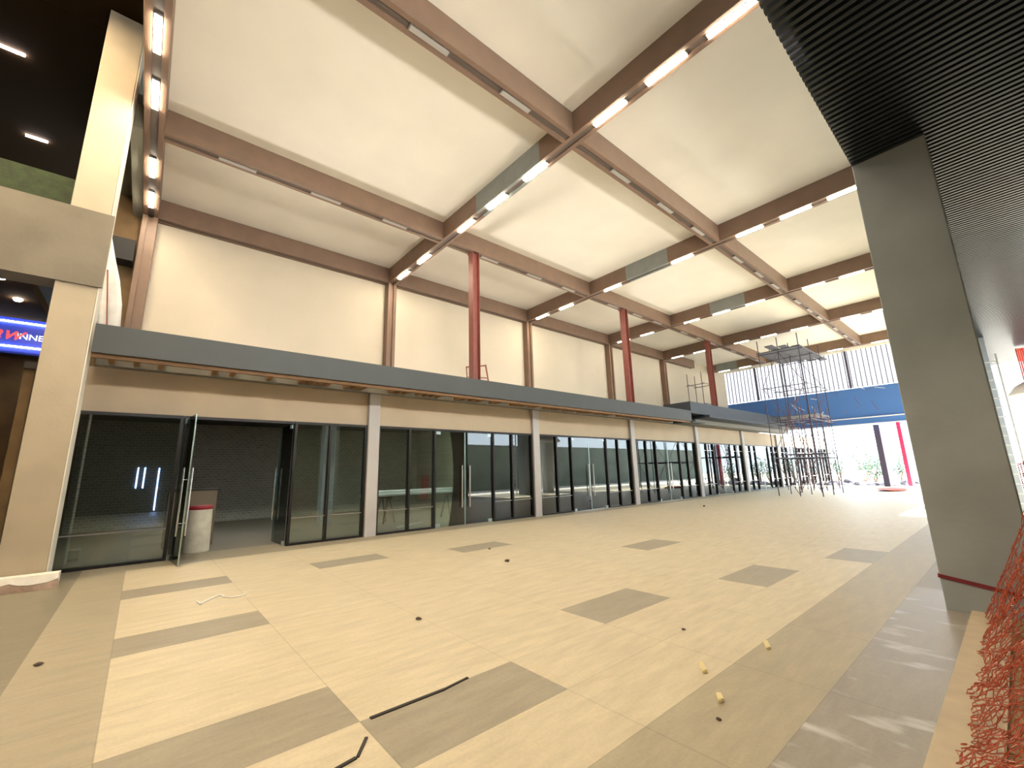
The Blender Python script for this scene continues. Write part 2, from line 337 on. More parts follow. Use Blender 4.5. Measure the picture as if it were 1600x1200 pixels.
for i, bx_ in enumerate([XW]+XB):
    nm = ['brown steel edge beam along the top of the cream left wall', 'brown steel long beam over the shop canopy with red columns beneath', 'brown steel long beam through the middle of the ceiling'][i]
    b = empty('roof_beam', (bx_, 18, ZB), nm, 'beam', 'long beams')
    CH = MB(); mb = MB(); end = 33.6 if i == 0 else 36.57
    ys = [ROWS[0]+HW]+[q for rr in ROWS[1:] for q in (rr-HW, rr+HW)]
    if i == 0:
        segs = [(ys[2*k], min(ys[2*k+1], end)) for k in range(5)]
    else: segs = [(ys[2*k], ys[2*k+1]) for k in range(5)]
    for a, c2 in segs: beam_body(mb, a+.003, c2-.003, bx_, 'y', 0)
    o = mb.build('beam_web', [M['beam'], M['primer'], M['slot']], b); o.location = (-bx_, -18, -ZB)
    CH.build('light_channel', M['slot'], b, (-bx_, -18, -ZB))
    if i == 2 or i == 1:
        for s, (a, c2) in enumerate(segs):
            for q, fr in enumerate((.24, .55, .83)):
                yy = a+(c2-a)*fr if s else [3.2, 5.34, 1.0][q]
                t = empty('ceiling_strip_light', (bx_, yy, ZB), f'unlit grey strip light in the {"middle" if i == 2 else "canopy side"} long beam, {ORD[q]} in the {ORD[s]} bay', 'light', 'unlit strip lights')
                MB().box(-.062, .062, -.42, .42, -.012, .0345).build('light_housing', M['rail'], t)
                MB().box(-.055, .055, -.40, .40, -.02, -.0125).build('diffuser', M['led_off'], t)

# wall posts and red columns
for i, ry in enumerate(ROWS[:5]):
    mb = MB().box(XW-.155, XW+HW-.01, ry-HW, ry-.06, 4.73, ZB-.003).box(XW-.155, XW+HW-.01, ry+.06, ry+HW, 4.73, ZB-.003).box(XW-.155, XW+.10, ry-.059, ry+.059, 4.73, ZB-.003)
    o = mb.build('wall_post', M['post'])
    tag(o, ['brown steel wall post at the far left, beside the white hanging sheet', 'brown steel wall post left of the first red column',
            'brown steel wall post third from the left on the cream wall', 'brown steel wall post just left of the second red column', 'brown steel wall post just right of the second red column'][i], 'post', 'wall posts')
for i, yy in enumerate((8.47, 17.8, 26.95)):
    zb = 4.362 if i < 2 else 5.242
    mb = MB().box(.58, .86, yy-.15, yy-.125, zb, ZB-.003).box(.58, .86, yy+.125, yy+.15, zb, ZB-.003).box(.70, .74, yy-.124, yy+.124, zb, ZB-.003)
    mb.box(.55, .58-.001, yy-.17, yy+.17, ZB-.05, ZB-.003)
    o = mb.build('steel_column', M['redsteel'])
    tag(o, ['thick red steel column on the canopy roof, nearest, beside the small metal trestle', 'red steel column on the canopy roof, middle one of three', 'red steel column on the dark canopy, farthest, before the clerestory'][i], 'column', 'red steel columns')
# little trestle beside the first red column
t = empty('metal_trestle', (.1, 9.05, 4.712), 'small rusty red metal trestle on the canopy roof beside the red column', 'trestle')
MB().tube((0, -.45, 0), (-.05, -.48, .80), .022).build('trestle_leg', M['rust'], t)
MB().tube((.0, .55, 0), (-.05, .40, 1.0), .03).build('trestle_leg', M['rust'], t)
MB().tube((-.05, -.48, .78), (-.05, .41, .97), .028).build('top_rail', M['rust'], t)
MB().tube((0, -.46, .40), (-.01, .48, .48), .018).build('middle_rail', M['rust'], t)

# ------------------------------------------------------------------ shop front
bw = MB()
for a, b_ in zip(COLS, COLS[1:]): bw.box(-.10, .02, a+.176, b_-.176, GT+.07, 4.15)
struct('wall_front', bw, M['band'])
for i, cy in enumerate(COLS[1:]):
    b = MB().bbox(-.22, .16, cy-.172, cy+.172, 0, 4.13, .01).build('shop_column', M['greycol'])
    tag(b, f'square light grey column in the shop front, {ORD[i]} from the left', 'column', 'shop front columns')

def pane_unit(x, ya, yb, mull):
    """frame, rail and panes of one fixed window of the shop front, in world coordinates"""
    fr = MB(); m_ = .032; mu = []
    ed = [ya]+mull+[yb]
    fr.box(-.07, .08, ya, yb, GT-.0, GT+.065); fr.box(-.06, .07, ya, yb, 0.0, .055)
    for k, e in enumerate(ed):
        a, b_ = (e, e+2*m_) if k == 0 else ((e-2*m_, e) if k == len(ed)-1 else (e-m_, e+m_))
        if 0 < k < len(ed)-1: mu.append(MB().box(-.07, .08, a, b_, .056, GT-.001))
        else: fr.box(-.07, .08, a, b_, .055, GT)
    panes = []; rails = []
    for k in range(len(ed)-1):
        a = ed[k]+(2*m_ if k == 0 else m_); b_ = ed[k+1]-(2*m_ if k == len(ed)-2 else m_)
        panes.append(MB().box(-.005, .005, a+.002, b_-.002, .057, GT-.002)); rails.append(MB().box(.007, .045, a+.002, b_-.002, .665, .69))
        if ya > 24: rails.append(MB().box(.007, .045, a+.002, b_-.002, 2.70, 2.73))
    return fr, mu, panes, rails
def window(bay, side, ya, yb, mull):
    fr, mu, panes, rails = pane_unit(0, ya, yb, mull)
    t = empty('shop_window', (0, (ya+yb)/2, 0), f'dark framed fixed glass window {side} of the doors, {ORD[bay]} shop bay from the left', 'window', 'shop windows')
    off = (0, -(ya+yb)/2, 0)
    fo = fr.build('window_frame', M['frame'], t, off)
    for p in mu: p.build('mullion', M['frame'], fo)
    for p in panes: p.build('glass_pane', M['glass'], t, off)
    for p in rails: p.build('glazing_rail', M['whiteline'] if bay > 3 else M['rail'], t, off)
def leaf(hinge, side, w, ang, label):
    """glass door leaf hinged at (0,hinge); side +1 runs towards +Y when closed; ang swings it (about Z)"""
    t = empty('glass_door', (0, hinge, .0), label, 'door', 'shop glass doors', ang)
    MB().box(-.006, .006, min(side*.012, side*w), max(side*.012, side*w), .012, GT-.012).build('door_glass', M['door_glass'], t)
    MB().box(-.012, .012, min(side*(w-.014), side*w)+side*.016, max(side*(w-.014), side*w)+side*.016, .012, GT-.012).build('edge_strip', M['patch'], t)
    for z in (.012, GT-.112):
        MB().box(-.016, .016, min(side*.02, side*.19), max(side*.02, side*.19), z, z+.10).build('patch_fitting', M['patch'], t)
    yh = side*(w-.14)
    for sx in (-1, 1):
        h = MB().tube((sx*.075, yh, .58), (sx*.075, yh, 1.97), .021, 10)
        ho = h.build('pull_handle', M['steel'], t)
        for z in (.83, 1.72): MB().tube((sx*.0065, yh, z), (sx*.056, yh, z), .011, 8).build('standoff', M['steel'], ho)
for i in range(8):
    a = COLS[i]; c0 = a+.176; c1 = COLS[i+1]-.176
    window(i, 'left', c0, a+2.17, [a+1.22] if i else []); window(i, 'right', a+4.56, c1, [a+5.50])
    g = a+3.365
    lb = f'{ORD[i]} shop bay from the left'
    if i == 0:
        leaf(a+2.20, 1, 1.16, -math.radians(84), f'left glass door leaf swung open towards the hall, {lb}')
        leaf(a+4.52, -1, 1.15, -math.radians(88), f'right glass door leaf swung open into the shop, {lb}')
    else:
        leaf(a+2.19, 1, 1.155, 0, f'left closed glass door leaf with steel handles, {lb}')
        leaf(a+4.54, -1, 1.155, 0, f'right closed glass door leaf with steel handles, {lb}')
    tag(MB().box(-.06, .06, a+2.18, a+4.55, GT+.0, GT+.065).build('door_header', M['frame']), f'dark metal header bar over the doors, {lb}', 'door frame', 'door headers')

# canopy over the shops: fascia, front beam, joists, roof deck
cy0, cy1 = -1.0, 22.28
t = empty('shop_canopy', (1.4, (cy0+cy1)/2, 4.15), 'long grey canopy with exposed brown joists over the nearer shops', 'canopy'); off = (-1.4, -(cy0+cy1)/2, -4.15)
MB().box(1.37, 1.45, cy0, cy1, 4.15, 4.72).build('fascia', M['fascia'], t, off)
MB().box(1.28, 1.369, cy0, cy1, 4.07, 4.36).build('front_joist', M['joist'], t, off)
MB().box(.165, .36, cy0, cy1, 4.132, 4.639).build('wall_plate', M['soff'], t, off)
MB().box(-3.75, .36, cy0, cy1, 4.64, 4.70).build('roof_deck', M['soff'], t, off)
MB().box(.25, 1.47, cy1+.001, 23.75, 4.10, 4.16).build('end_plate', M['fascia'], t, off)
yj = [-.75, -.35, .05, 1.05, 1.4, 2.2, 2.95, 3.15, 3.38, 3.6, 4.15, 4.36, 4.6]
y = 5.5
while y < 22:
    for k in range(random.choice((2, 3, 3, 4))):
        if y < 22: yj.append(y)
        y += .24
    y += random.choice((.2, .34, .5))
yj = [q for q in yj if abs(q-8.47) > .2 and abs(q-17.8) > .2]+[8.47, 17.8]
for yy in yj: MB().box(.361, 1.279, yy-.045, yy+.045, 4.17, 4.36).build('joist', M['joist'], t, off)
t = empty('dark_canopy', (1.4, 31, 4.57), 'darker slate boxed canopy over the farther shops with thin awning plate', 'canopy'); off = (-1.4, -31, -4.57)
MB().box(-.15, 1.45, 22.3, 39.2, 4.6, 5.24).build('canopy_box', M['fascia_dark'], t, off)
MB().box(-3.75, -.151, 22.3, 39.2, 4.64, 4.70).build('roof_deck', M['soff'], t, off)
MB().box(.2, 1.75, 23.8, 39.2, 4.42, 4.56).build('awning_plate', M['fascia_dark'], t, off)
MB().box(.166, .9, 23.8, 39.2, 4.16, 4.41).build('wall_plate', M['soff'], t, off)

# things inside the first shop
t = empty('plastic_drum', (-.80, 1.2, 0), 'tall dirty white drum with a red lid inside the open first shop', 'drum')
MB().lathe([(0, 0), (.27, 0), (.275, .03), (.26, .98), (.245, 1.0), (0, 1.0)], (0, 0, 0)).build('drum_body', M['drum'], t)
MB().lathe([(0, 1.001), (.262, 1.001), (.265, 1.07), (.24, 1.09), (0, 1.09)], (0, 0, 0)).build('lid', M['redlid'], t)
t = empty('display_counter', (-2.3, 1.5, 0), 'tan boxy counter behind the white drum in the first shop', 'counter')
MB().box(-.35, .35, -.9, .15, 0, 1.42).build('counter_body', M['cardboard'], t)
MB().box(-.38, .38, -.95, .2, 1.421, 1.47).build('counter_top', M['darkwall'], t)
for k, (y_, x_) in enumerate(((7.0, -3.0), (9.6, -2.6))):
    t = empty('saw_horse', (x_, y_, 0), ['wooden saw horse under white pipes in the second shop, nearer the first column', 'wooden saw horse under white pipes in the second shop, farther one'][k], 'saw horse', 'saw horses')
    for sx in (-1, 1):
        for sy in (-1, 1): MB().bar((sx*.38, sy*.22, 0), (sx*.30, sy*.04, .86), .05, .05).build('leg', M['stem'], t)
    MB().box(-.5, .5, -.05, .05, .861, .95).build('top_rail', M['stem'], t)
for k, (x_, dz) in enumerate(((-2.62, 0), (-2.86, 0), (-2.74, .105))):
    o = MB().tube((0, -2.1, 0), (.02, 2.6, 0), .055, 12).build('white_pipe', M['whitepipe'], None, (x_, 8.1, 1.007+dz))
    tag(o, ['white pipe lying on saw horses in the second shop, front one', 'white pipe lying on saw horses in the second shop, rear one', 'white pipe lying on top of two other pipes in the second shop'][k], 'pipe', 'white pipes')
o = MB().box(-.025, .025, -.8, .8, 0, .03).build('white_batten', M['whitepipe'], None, (-1.5, 7.3, .001)); o.rotation_euler.z = .5
tag(o, 'thin white batten lying on the floor inside the second shop', 'batten')
for k, yy in enumerate(COLS[1:7]):
    o = MB().bbox(-4.2, -3.8, yy-.2, yy+.2, 0, 3.98, .02).build('inner_column', M['concrete'])
    tag(o, f'pale concrete column seen inside the shops through the glass, {ORD[k]} from the left', 'column', 'inner shop columns')

# ------------------------------------------------------------------ left foreground column, band, sign
t = empty('plastered_column', (1.1, -1.33, 0), 'big beige plastered column at the left edge of the hall', 'column'); off = (-1.1, 1.33, 0)
MB().bbox(.85, 1.45, -1.64, -1.06, 0, 11.74, .008).build('shaft', M['leftcol'], t, off)
MB().box(.87, 1.43, -1.058, -1.04, .0, 11.74).build('lit_side', M['litcol'], t, off)  # brightly lit side of the column, its light put into a pale colour
o = MB().box(.95, 1.50, -9, -1.642, 5.43, 6.98).box(1.4515, 1.50, -1.642, -1.0, 5.43, 6.98).build('concrete_band', M['concrete_tan'])
tag(o, 'grey concrete band beam running left across the beige column', 'beam')
o = MB().box(.55, .75, -9, -1.75, 7.0, 7.92).build('hedge_panel', M['green'])
tag(o, 'green hedge panel standing on the upper floor edge above the concrete band', 'hedge')
o = MB().box(-12, .94, -9, -1.68, 6.9, 6.995).build('upper_floor_slab', M['darkwall']); tag(o, None, None, None, 'structure'); o.name = 'trim_4'
struct('ceiling_left', MB().box(-12, .94, -9, -2.06, 5.5, 5.7), M['darkceil'])
struct('wall_sign', MB().box(-4.4, -4.2, -9, -2.2, 0, 5.45), M['olive'])
for k, (x, y) in enumerate(((-1.18, -3.46), (-4.68, -3.48), (-1.2, -5.6), (4.5, -5.6), (9.0, -4.5), (9.0, -8))):
    if k > 1: continue
    o = MB().box(x-.025, x+.025, y-.22, y+.22, 11.70, 11.745).build('ceiling_tube_lamp', M['lamp'])
    tag(o, ['slim white linear lamp on the dark ceiling at the top left corner', 'slim white linear lamp on the dark ceiling above the green hedge'][k], 'lamp', 'linear lamps')
for k, (x, y) in enumerate(((.88, -2.40), (-.40, -2.37), (-3.6, -2.9))):
    o = MB().lathe([(0, 0), (.055, 0), (.07, .03), (.07, .045), (0, .045)], (0, 0, 0), 16).build('spot_lamp', M['spot'], None, (x, y, 5.452))
    tag(o, ['small glowing spot lamp under the concrete band, nearest the frame edge', 'small glowing spot lamp just left of the beige column, above the sign', 'small glowing spot lamp below the blue sign'][k], 'lamp', 'spot lamps')
# blue shop sign
sg = empty('shop_sign', (-2, -3.6, 4.76), 'blue shop sign with white neon lines and red script, behind the beige column', 'sign'); off = (2, 3.6, -4.76)
MB().box(-2.2, -2.0, -5.4, -2.1, 4.70, 5.52).build('sign_face', M['sign'], sg, off)
for z in (4.82, 5.40): MB().tube((-1.97, -5.35, z), (-1.97, -2.12, z), .018).build('neon_tube', M['neon'], sg, off)
def letters(txt, size, mt, loc, name, shear=0):
    cu = bpy.data.curves.new(name, 'FONT'); cu.body = txt; cu.size = size; cu.extrude = .012; cu.shear = shear
    tmp = bpy.data.objects.new(name, cu); COL.objects.link(tmp); bpy.context.view_layer.update()
    me = bpy.data.meshes.new_from_object(tmp.evaluated_get(bpy.context.evaluated_depsgraph_get()))
    bpy.data.objects.remove(tmp); me.materials.clear(); me.materials.append(mt)
    o = bpy.data.objects.new(name, me); COL.objects.link(o)
    o.rotation_euler = (math.pi/2, 0, math.pi/2); o.location = loc; o.parent = sg
    return o
letters('aw', .44, M['signred'], (.025, .62, .22), 'red_script', .35)
letters('INNE', .19, M['signwhite'], (.02, 1.03, .25), 'white_letters')
o = MB().box(-4.1, -2.2, -9, -2.2, 5.0, 5.49).build('sign_bulkhead', M['darkwall']); tag(o, None, None, None, 'structure'); o.name = 'trim_5'
# white sheet hanging above the canopy, dark box and dark beam behind it
sh = MB(); out = [(-1.32, 8.0), (-1.12, 7.2), (-.97, 6.7), (-.86, 6.1), (-.77, 4.71)]; inn = [(-1.5, 8.0), (-1.45, 7.2), (-1.42, 6.5), (-1.32, 6.0), (-1.12, 4.71)]
vs = []; cols_ = 5
for (ya, z), (yb, _) in zip(out, inn):
    for k in range(cols_+1): vs.append((-1.5+.05*math.sin(k*1.7+z*2), ya+(yb-ya)*k/cols_, z))
sh._add(vs, [(j*(cols_+1)+k, j*(cols_+1)+k+1, (j+1)*(cols_+1)+k+1, (j+1)*(cols_+1)+k) for j in range(4) for k in range(cols_)], 0, True)
hs = empty('hanging_sheet', (-1.5, -1.1, 4.71), 'crumpled white sheet hanging beside the beige column above the canopy', 'sheet')
o = sh.build('sheet', M['sheet'], hs, (1.5, 1.1, -4.71)); md = o.modifiers.new('t', 'SOLIDIFY'); md.thickness = .03
MB().bar((-1.40, -1.22, 6.9), (-1.40, -.98, 4.75), .05, .03).build('brown_batten', M['rust'], hs, (1.5, 1.1, -4.71))
o = MB().box(-3.75, -3.2, -1.6, -.90, 8.0, 8.65).build('dark_box', M['dark']); tag(o, 'black box shaped duct on the wall behind the white sheet', 'casing')
# styrofoam block at the foot of the column
t = empty('foam_block', (1.62, -1.9, 0), 'long white foam block with a broken edge at the foot of the beige column', 'block')
bm_ = MB(); ny = 24; L0, L1 = -1.6, 1.03
prof = []
for j in range(ny+1):
    y = L0+(L1-L0)*j/ny; h = .16+.035*math.sin(j*1.1)+.02*math.sin(j*2.7)
    prof.append((y, h))
vs = []
for y, h in prof: vs += [(-.13, y, .06), (-.13, y, .24), (.12, y, .24), (.14, y, h*.75)]
fs = []
for j in range(ny):
    for k in range(3): fs.append((j*4+k, j*4+k+1, j*4+4+k+1, j*4+4+k))
    fs.append((j*4+3, j*4, j*4+4, j*4+7))
fs += [(0, 1, 2, 3), (ny*4+3, ny*4+2, ny*4+1, ny*4)]
bm_._add(vs, fs); bm_.build('foam_body', M['foam'], t)
bm2 = MB(); vs = []
for y, h in prof: vs += [(-.12, y, 0), (-.12, y, .058), (.135, y, h*.70), (.115+.015*math.sin(y*9), y, 0)]
bm2._add(vs, fs); bm2.build('broken_underside', M['foam_broken'], t)

# ------------------------------------------------------------------ right side columns, tape, ladder
for k, yy in enumerate((7.33, 21.9, 36.2)):
    t = MB().bbox(11.69, 12.46, yy, yy+.8, 0, SOF-.002, .008).build('concrete_column', M['concrete'])
    tag(t, ['massive grey concrete column at the right, under the slatted soffit', 'concrete column behind the ladder, beyond the massive right column', 'farthest concrete column on the right side of the hall'][k], 'column', 'right side columns')
mb = MB(); a = .375; b_ = .235
mb.box(11.679, 11.6885, 7.318, 8.14, a-.02, a+.02); mb.bar((11.68, 7.322, a), (12.47, 7.322, b_), .012, .042); mb.box(12.4615, 12.471, 7.318, 8.14, b_-.02, b_+.02); mb.box(11.68, 12.47, 8.1315, 8.14, a-.02, a+.02)
tag(mb.build('warning_tape', M['tape']), 'dark red tape tied around the foot of the massive right column', 'tape')
t = empty('wall_ladder', (12.42, 21.5, 0), 'pale aluminium ladder standing upright beside the second right column', 'ladder')
for x in (-.20, .20): MB().box(x-.025, x+.025, -.03, .03, 0, 5.2).build('rail', M['alum'], t)
for k in range(16): MB().tube((-.174, 0, .3+.31*k), (.174, 0, .3+.31*k), .016).build('rung', M['alum'], t)
t = empty('pale_form', (13.9, 26.5, 0), 'white rounded form in the glare right of the ladder', 'pale_form')  # plain white rounded solid beside the ladder
MB().lathe([(0, 4.9), (.5, 4.85), (1.0, 4.55), (1.25, 4.2), (1.05, 4.12), (0, 4.1)], (0, 0, 0), 28).build('canopy_top', M['white'], t)
MB().lathe([(.5, 0), (.55, 1.5), (.8, 4.09), (0, 4.09)], (0, 0, 0), 28).build('trunk', M['white'], t)

# orange safety mesh lying slumped along the column foot
def net(name, P, nu, nv, mt, th, torn=0, jit=0):
    rn = random.Random(5); mb = MB(); vs = [P(i/nu, j/nv) for i in range(nu+1) for j in range(nv+1)]
    vs = [(a+rn.uniform(-jit, jit), b+rn.uniform(-jit, jit), max(c+rn.uniform(-jit, jit), .045)) for a, b, c in vs]
    mb._add(vs, [(i*(nv+1)+j, (i+1)*(nv+1)+j, (i+1)*(nv+1)+j+1, i*(nv+1)+j+1) for i in range(nu) for j in range(nv) if rn.random() > torn*(2.2 if j < 3 else 1)])
    o = mb.build(name, mt); w = o.modifiers.new('strands', 'WIREFRAME'); w.thickness = th; w.use_even_offset = False
    return o
def P1(u_, v):
    y = 2.6+4.6*u_; w = v*1.0
    x = 12.04+.015*math.sin(y*5)+.012*math.sin(y*13)+w*.62+.02*math.sin(y*3.1+v*7)*v
    z = .05+(.50+1.05*u_**3)*w**1.1+.014*math.sin(y*7+v*11)+.012*math.sin(y*17+v*23)
    return (x, y, max(z, .045))
o = net('safety_mesh', P1, 130, 30, M['orange'], .0065, .16, .011)
tag(o, 'orange plastic safety mesh slumped along the floor at the right edge', 'mesh fence')
def P2(u_, v):
    y = 14.0+.02*u_; return (12.5+1.1*u_, 14.2+.05*math.sin(u_*9), .1+1.5*v+.06*math.sin(u_*12))
o = net('safety_mesh', P2, 26, 40, M['rednet'], .024); tag(o, 'red safety mesh standing on the floor beyond the massive right column', 'mesh fence')
def P3(u_, v): return (13.17+.9*u_, 25.0+.05*math.sin(u_*9), 4.5+1.35*v)
o = net('hanging_mesh', P3, 16, 24, M['rednet'], .06); tag(o, 'red mesh hung under the far end of the slatted soffit', 'mesh fence')

# ------------------------------------------------------------------ small things on the floor
for k, (x, y, a, l) in enumerate(((10.67, 4.76, 2.0, .16), (10.47, 3.87, 2.2, .15), (10.79, 3.48, 2.1, .085))):
    o = MB().bar((-l/2, 0, .013), (l/2, .01, .016), .035, .022).bar((-l/2-.02, .012, .012), (l/4, .02, .014), .02, .02).build('wood_chip', M['stick'], None, (x, y, .001)); o.rotation_euler.z = a
    tag(o, ['yellow wood chip on the right border tiles, farthest of three', 'yellow wood chip on the pale tiles, leftmost of three', 'small pale chip on the right border tiles, nearest of three'][k], 'chip', 'wood chips')
def peb(x, y, r, lab, k):
    o = MB().blob((0, 0, r*.5), r, k, .5).build('pebble', M['pebble'], None, (x, y, 0)); tag(o, lab, 'pebble', 'pebbles')
PB = ((7.55, 2.72, .03, 'dark pebble on pale tiles just left of the large grey tile pair'), (5.75, 5.6, .04, 'dark pebble in the middle of the pale floor'),
      (9.9, 4.6, .018, 'tiny dark pebble near the yellow wood chips'), (6.1, -.55, .03, 'dark crumb on the left border tiles near the frame edge'), (10.9, 3.2, .016, 'tiny dark pebble on the right border tiles'),
      (3.2, 19.0, .06, 'dark crumb far off near the shop fronts'), (4.4, 6.2, .025, 'small dark crumb near the second shop column'))
for k, (x, y, rr, lab) in enumerate(PB): peb(x, y, rr, lab, k)
o = MB().bar((9.215, 1.44, .004), (9.225, 2.05, .004), .03, .008).bar((9.225, 2.051, .004), (9.19, 2.3, .004), .022, .008).build('rubber_strip', M['strip']); tag(o, 'black rubber strip poking up along the joint beside the grey tile', 'strip', 'rubber strips')
o = MB().bar((9.62, .95, .004), (9.58, 1.2, .004), .025, .008).bar((9.58, 1.21, .004), (9.42, 1.33, .004), .02, .008).build('rubber_strip', M['strip']); tag(o, 'black rubber strip at the bottom edge on pale tiles', 'strip', 'rubber strips')
mb = MB(); pts = [(4.6+.22*math.sin(a*.9)*(1-a*.04), .75+.10*a*.6+.05*math.cos(a*1.3), .012) for a in range(11)]
for a, b_ in zip(pts, pts[1:]): mb.tube(a, b_, .012, 6)
tag(mb.build('string_scrap', M['white']), 'white scrap of string on the pale tiles near the first shop door', 'string')
o = MB().blob((0, 0, .09), .55, 3, .16).build('fabric_heap', M['orangeheap'], None, (7.2, 35.2, 0)); o.scale = (1.3, 2.2, 1); tag(o, 'flat red heap of mesh on the floor before the far opening', 'heap')

# ------------------------------------------------------------------ scaffolds
def scaffold(name, loc, nx, ny, nz, dx, dy, dz, label, red=0, diag=True):
    t = empty(name, loc, label, 'scaffold')
    R = .025; mt = M['scafred'] if red else M['scaf']
    for i in range(nx+1):
        for j in range(ny+1): MB().tube((i*dx, j*dy, 0), (i*dx, j*dy, nz*dz+.9), R).build('standard', mt, t)
    for k in range(1, nz+1):
        for j in range(ny+1): MB().tube((-.15, j*dy+.05, k*dz), (nx*dx+.15, j*dy+.05, k*dz), R*.85).build('ledger', M['scaf'], t)
        for i in range(nx+1): MB().tube((i*dx+.05, -.15, k*dz+.06), (i*dx+.05, ny*dy+.15, k*dz+.06), R*.85).build('transom', mt, t)
    if diag:
        for k in range(nz):
            for j in (0, ny):
                for i in range(nx):
                    a, b_ = ((i*dx, (i+1)*dx) if (k+i) % 2 else ((i+1)*dx, i*dx))
                    MB().tube((a, j*dy-.05, k*dz+.1), (b_, j*dy-.05, (k+1)*dz), R*.7).build('brace', M['scafred'], t)
    return t
t = scaffold('scaffold', (3.4, 27.6, 0), 2, 2, 4, 1.05, 2.0, 2.05, 'tall tube scaffold tower under the far ceiling with plank platform')
MB().box(-.1, 2.2, -.1, 4.1, 8.30, 8.34).build('platform', M['plank'], t)
for k in range(3): MB().box(.75+.50*k, 1.15+.5*k, -1.2+.6*k, 4.6+.5*k, 8.345+.0*k, 8.40).build('plank', M['plank'], t)
t = scaffold('scaffold', (1.85, 34.2, 0), 3, 2, 2, .75, 1.5, 2.4, 'dense low tube scaffold at the far end of the shop row', 1)
MB().box(-.2, 2.4, -.2, 3.2, 5.02, 5.08).build('platform', M['plank'], t)
t = scaffold('scaffold', (-2.9, 31.0, 4.702), 1, 1, 2, 1.1, 1.2, 1.55, 'small tube scaffold on the roof left of the far clerestory', 1, False)
t = empty('pipe_stack', (5.2, 38.3, 5.3), 'loose rebar tangle hung below the scaffold against the dark far wall', 'rebar')
for k in range(26):
    a = Vector((random.uniform(-3.5, 2.2), random.uniform(-.3, .3), random.uniform(-.4, 1.9))); b_ = a+Vector((random.uniform(-.9, .9), 0, random.uniform(-.8, .8)))
    MB().tube(a, b_, .018, 6).build('bar', M['alum'] if k % 3 == 0 else M['scafred'], t)

# ------------------------------------------------------------------ far opening: posts, rubble, plants
o = MB().box(-.17, .17, -.17, .17, 0, 4.45).build('steel_post', M['mullion_far'], None, (6.1, 41.0, 0)); tag(o, 'violet grey steel post standing in the far opening', 'post')
o = MB().box(-.12, .12, -.12, .12, -.12, 7).build('painted_post', M['pink'], None, (6.95, 44.0, 0)); tag(o, 'pink red post outside the far opening', 'post')
RK = [(6.95, 44, .3)]+[(a, b_, .55) for a, b_ in ((1.8, 48), (3.2, 50), (4.4, 47), (5.4, 52), (2.4, 56), (8.6, 50))]
while len(RK) < 45:
    x = random.uniform(1, 9.5); y = random.uniform(43, 52); s = random.uniform(.15, .5)
    if any((x-a)**2+(y-b_)**2 < (1.45*(s+c2))**2 for a, b_, c2 in RK): continue
    RK.append((x, y, s))
for k, (x, y, s) in enumerate(RK[7:]):
    o = MB().blob((0, 0, s*.3), s, k, .7).build('rubble_rock', M['rock'], None, (x, y, -.12))
    tag(o, 'grey lump of rubble in the heap outside the far opening', 'rock', 'rubble heap outside')
def shrub(x, y, h, lab, seed):
    rn = random.Random(seed); t = empty('shrub', (x, y, -.12), lab, 'shrub', 'shrubs outside')
    st = MB(); lf = MB()
    for k in range(9):
        a = rn.uniform(0, 6.28); tip = Vector((math.cos(a)*h*.32*rn.uniform(.3, 1), math.sin(a)*h*.32*rn.uniform(.3, 1), h*rn.uniform(.6, 1)))
        st.tube((0, 0, 0), tip, .03, 6, .012)
        for q in range(26):
            p = tip*rn.uniform(.35, 1)+Vector((rn.gauss(0, .18), rn.gauss(0, .18), rn.gauss(0, .16)))
            d = Vector((rn.uniform(-1, 1), rn.uniform(-1, 1), rn.uniform(-.4, .8))).normalized()*.2; w = d.orthogonal().normalized()*.07
            lf._add([p, p+d*.5+w, p+d, p+d*.5-w], [(0, 1, 2, 3)])
    st.build('stems', M['stem'], t); o = lf.build('foliage', M['leaf'], t)
for k, (x, y, h) in enumerate(((1.8, 48, 3.2), (3.2, 50, 3.8), (4.4, 47, 2.6), (5.4, 52, 3.0), (2.4, 56, 4.4), (8.6, 50, 2.2))):
    shrub(x, y, h, 'green shrub outside the far opening, ' + ['beside the low scaffold', 'second from the scaffold', 'third from the scaffold', 'just left of the steel post', 'rear one of the group', 'right of the pink post'][k], k)

# shop across the corridor whose neon shows in the glass
struct('wall_right_shop', MB().box(20, 20.2, -12.6, 1.9, 0, 6), M['darkwall'])
for k, (y, z0, z1) in enumerate(((.75, .1, 2.45), (.12, 1.35, 2.5), (-.18, 1.35, 2.5))):
    o = MB().tube((19.95, y, z0), (19.95, y, z1), .03).build('neon_tube', M['blueneon']); tag(o, ['long blue neon tube reflected in the first shop glass', 'short blue neon tube reflected in the first shop glass, middle one', 'short blue neon tube reflected in the first shop glass, leftmost'][k], 'neon light', 'blue neon tubes')

# ------------------------------------------------------------------ light
LEDGE_FILL = 320; CANOPY_FILL = 150
w = bpy.data.worlds.new('sky'); SC.world = w; w.use_nodes = True; bg = w.node_tree.nodes['Background']
bg.inputs['Color'].default_value = (.80, .90, 1, 1); bg.inputs['Strength'].default_value = 1.9
sun = bpy.data.lights.new('sun', 'SUN'); sun.energy = 13; sun.angle = .009; sun.color = (1, .96, .88)
so_ = bpy.data.objects.new('sun', sun); COL.objects.link(so_)
d = Vector((-5.07, .0, -5.91)); so_.rotation_euler = d.to_track_quat('-Z', 'Y').to_euler()
# added fill lights under the shop ceilings, brightening the interiors
for k in range(5):
    a = bpy.data.lights.new('shop_fill', 'AREA'); a.shape = 'RECTANGLE'; a.size = .3; a.size_y = 1.2; a.energy = 16+10*k; a.color = (.95, .97, .88)
    ao = bpy.data.objects.new('shop_fill', a); COL.objects.link(ao); ao.location = (-3.2, COLS[k]+3.36, 3.95)
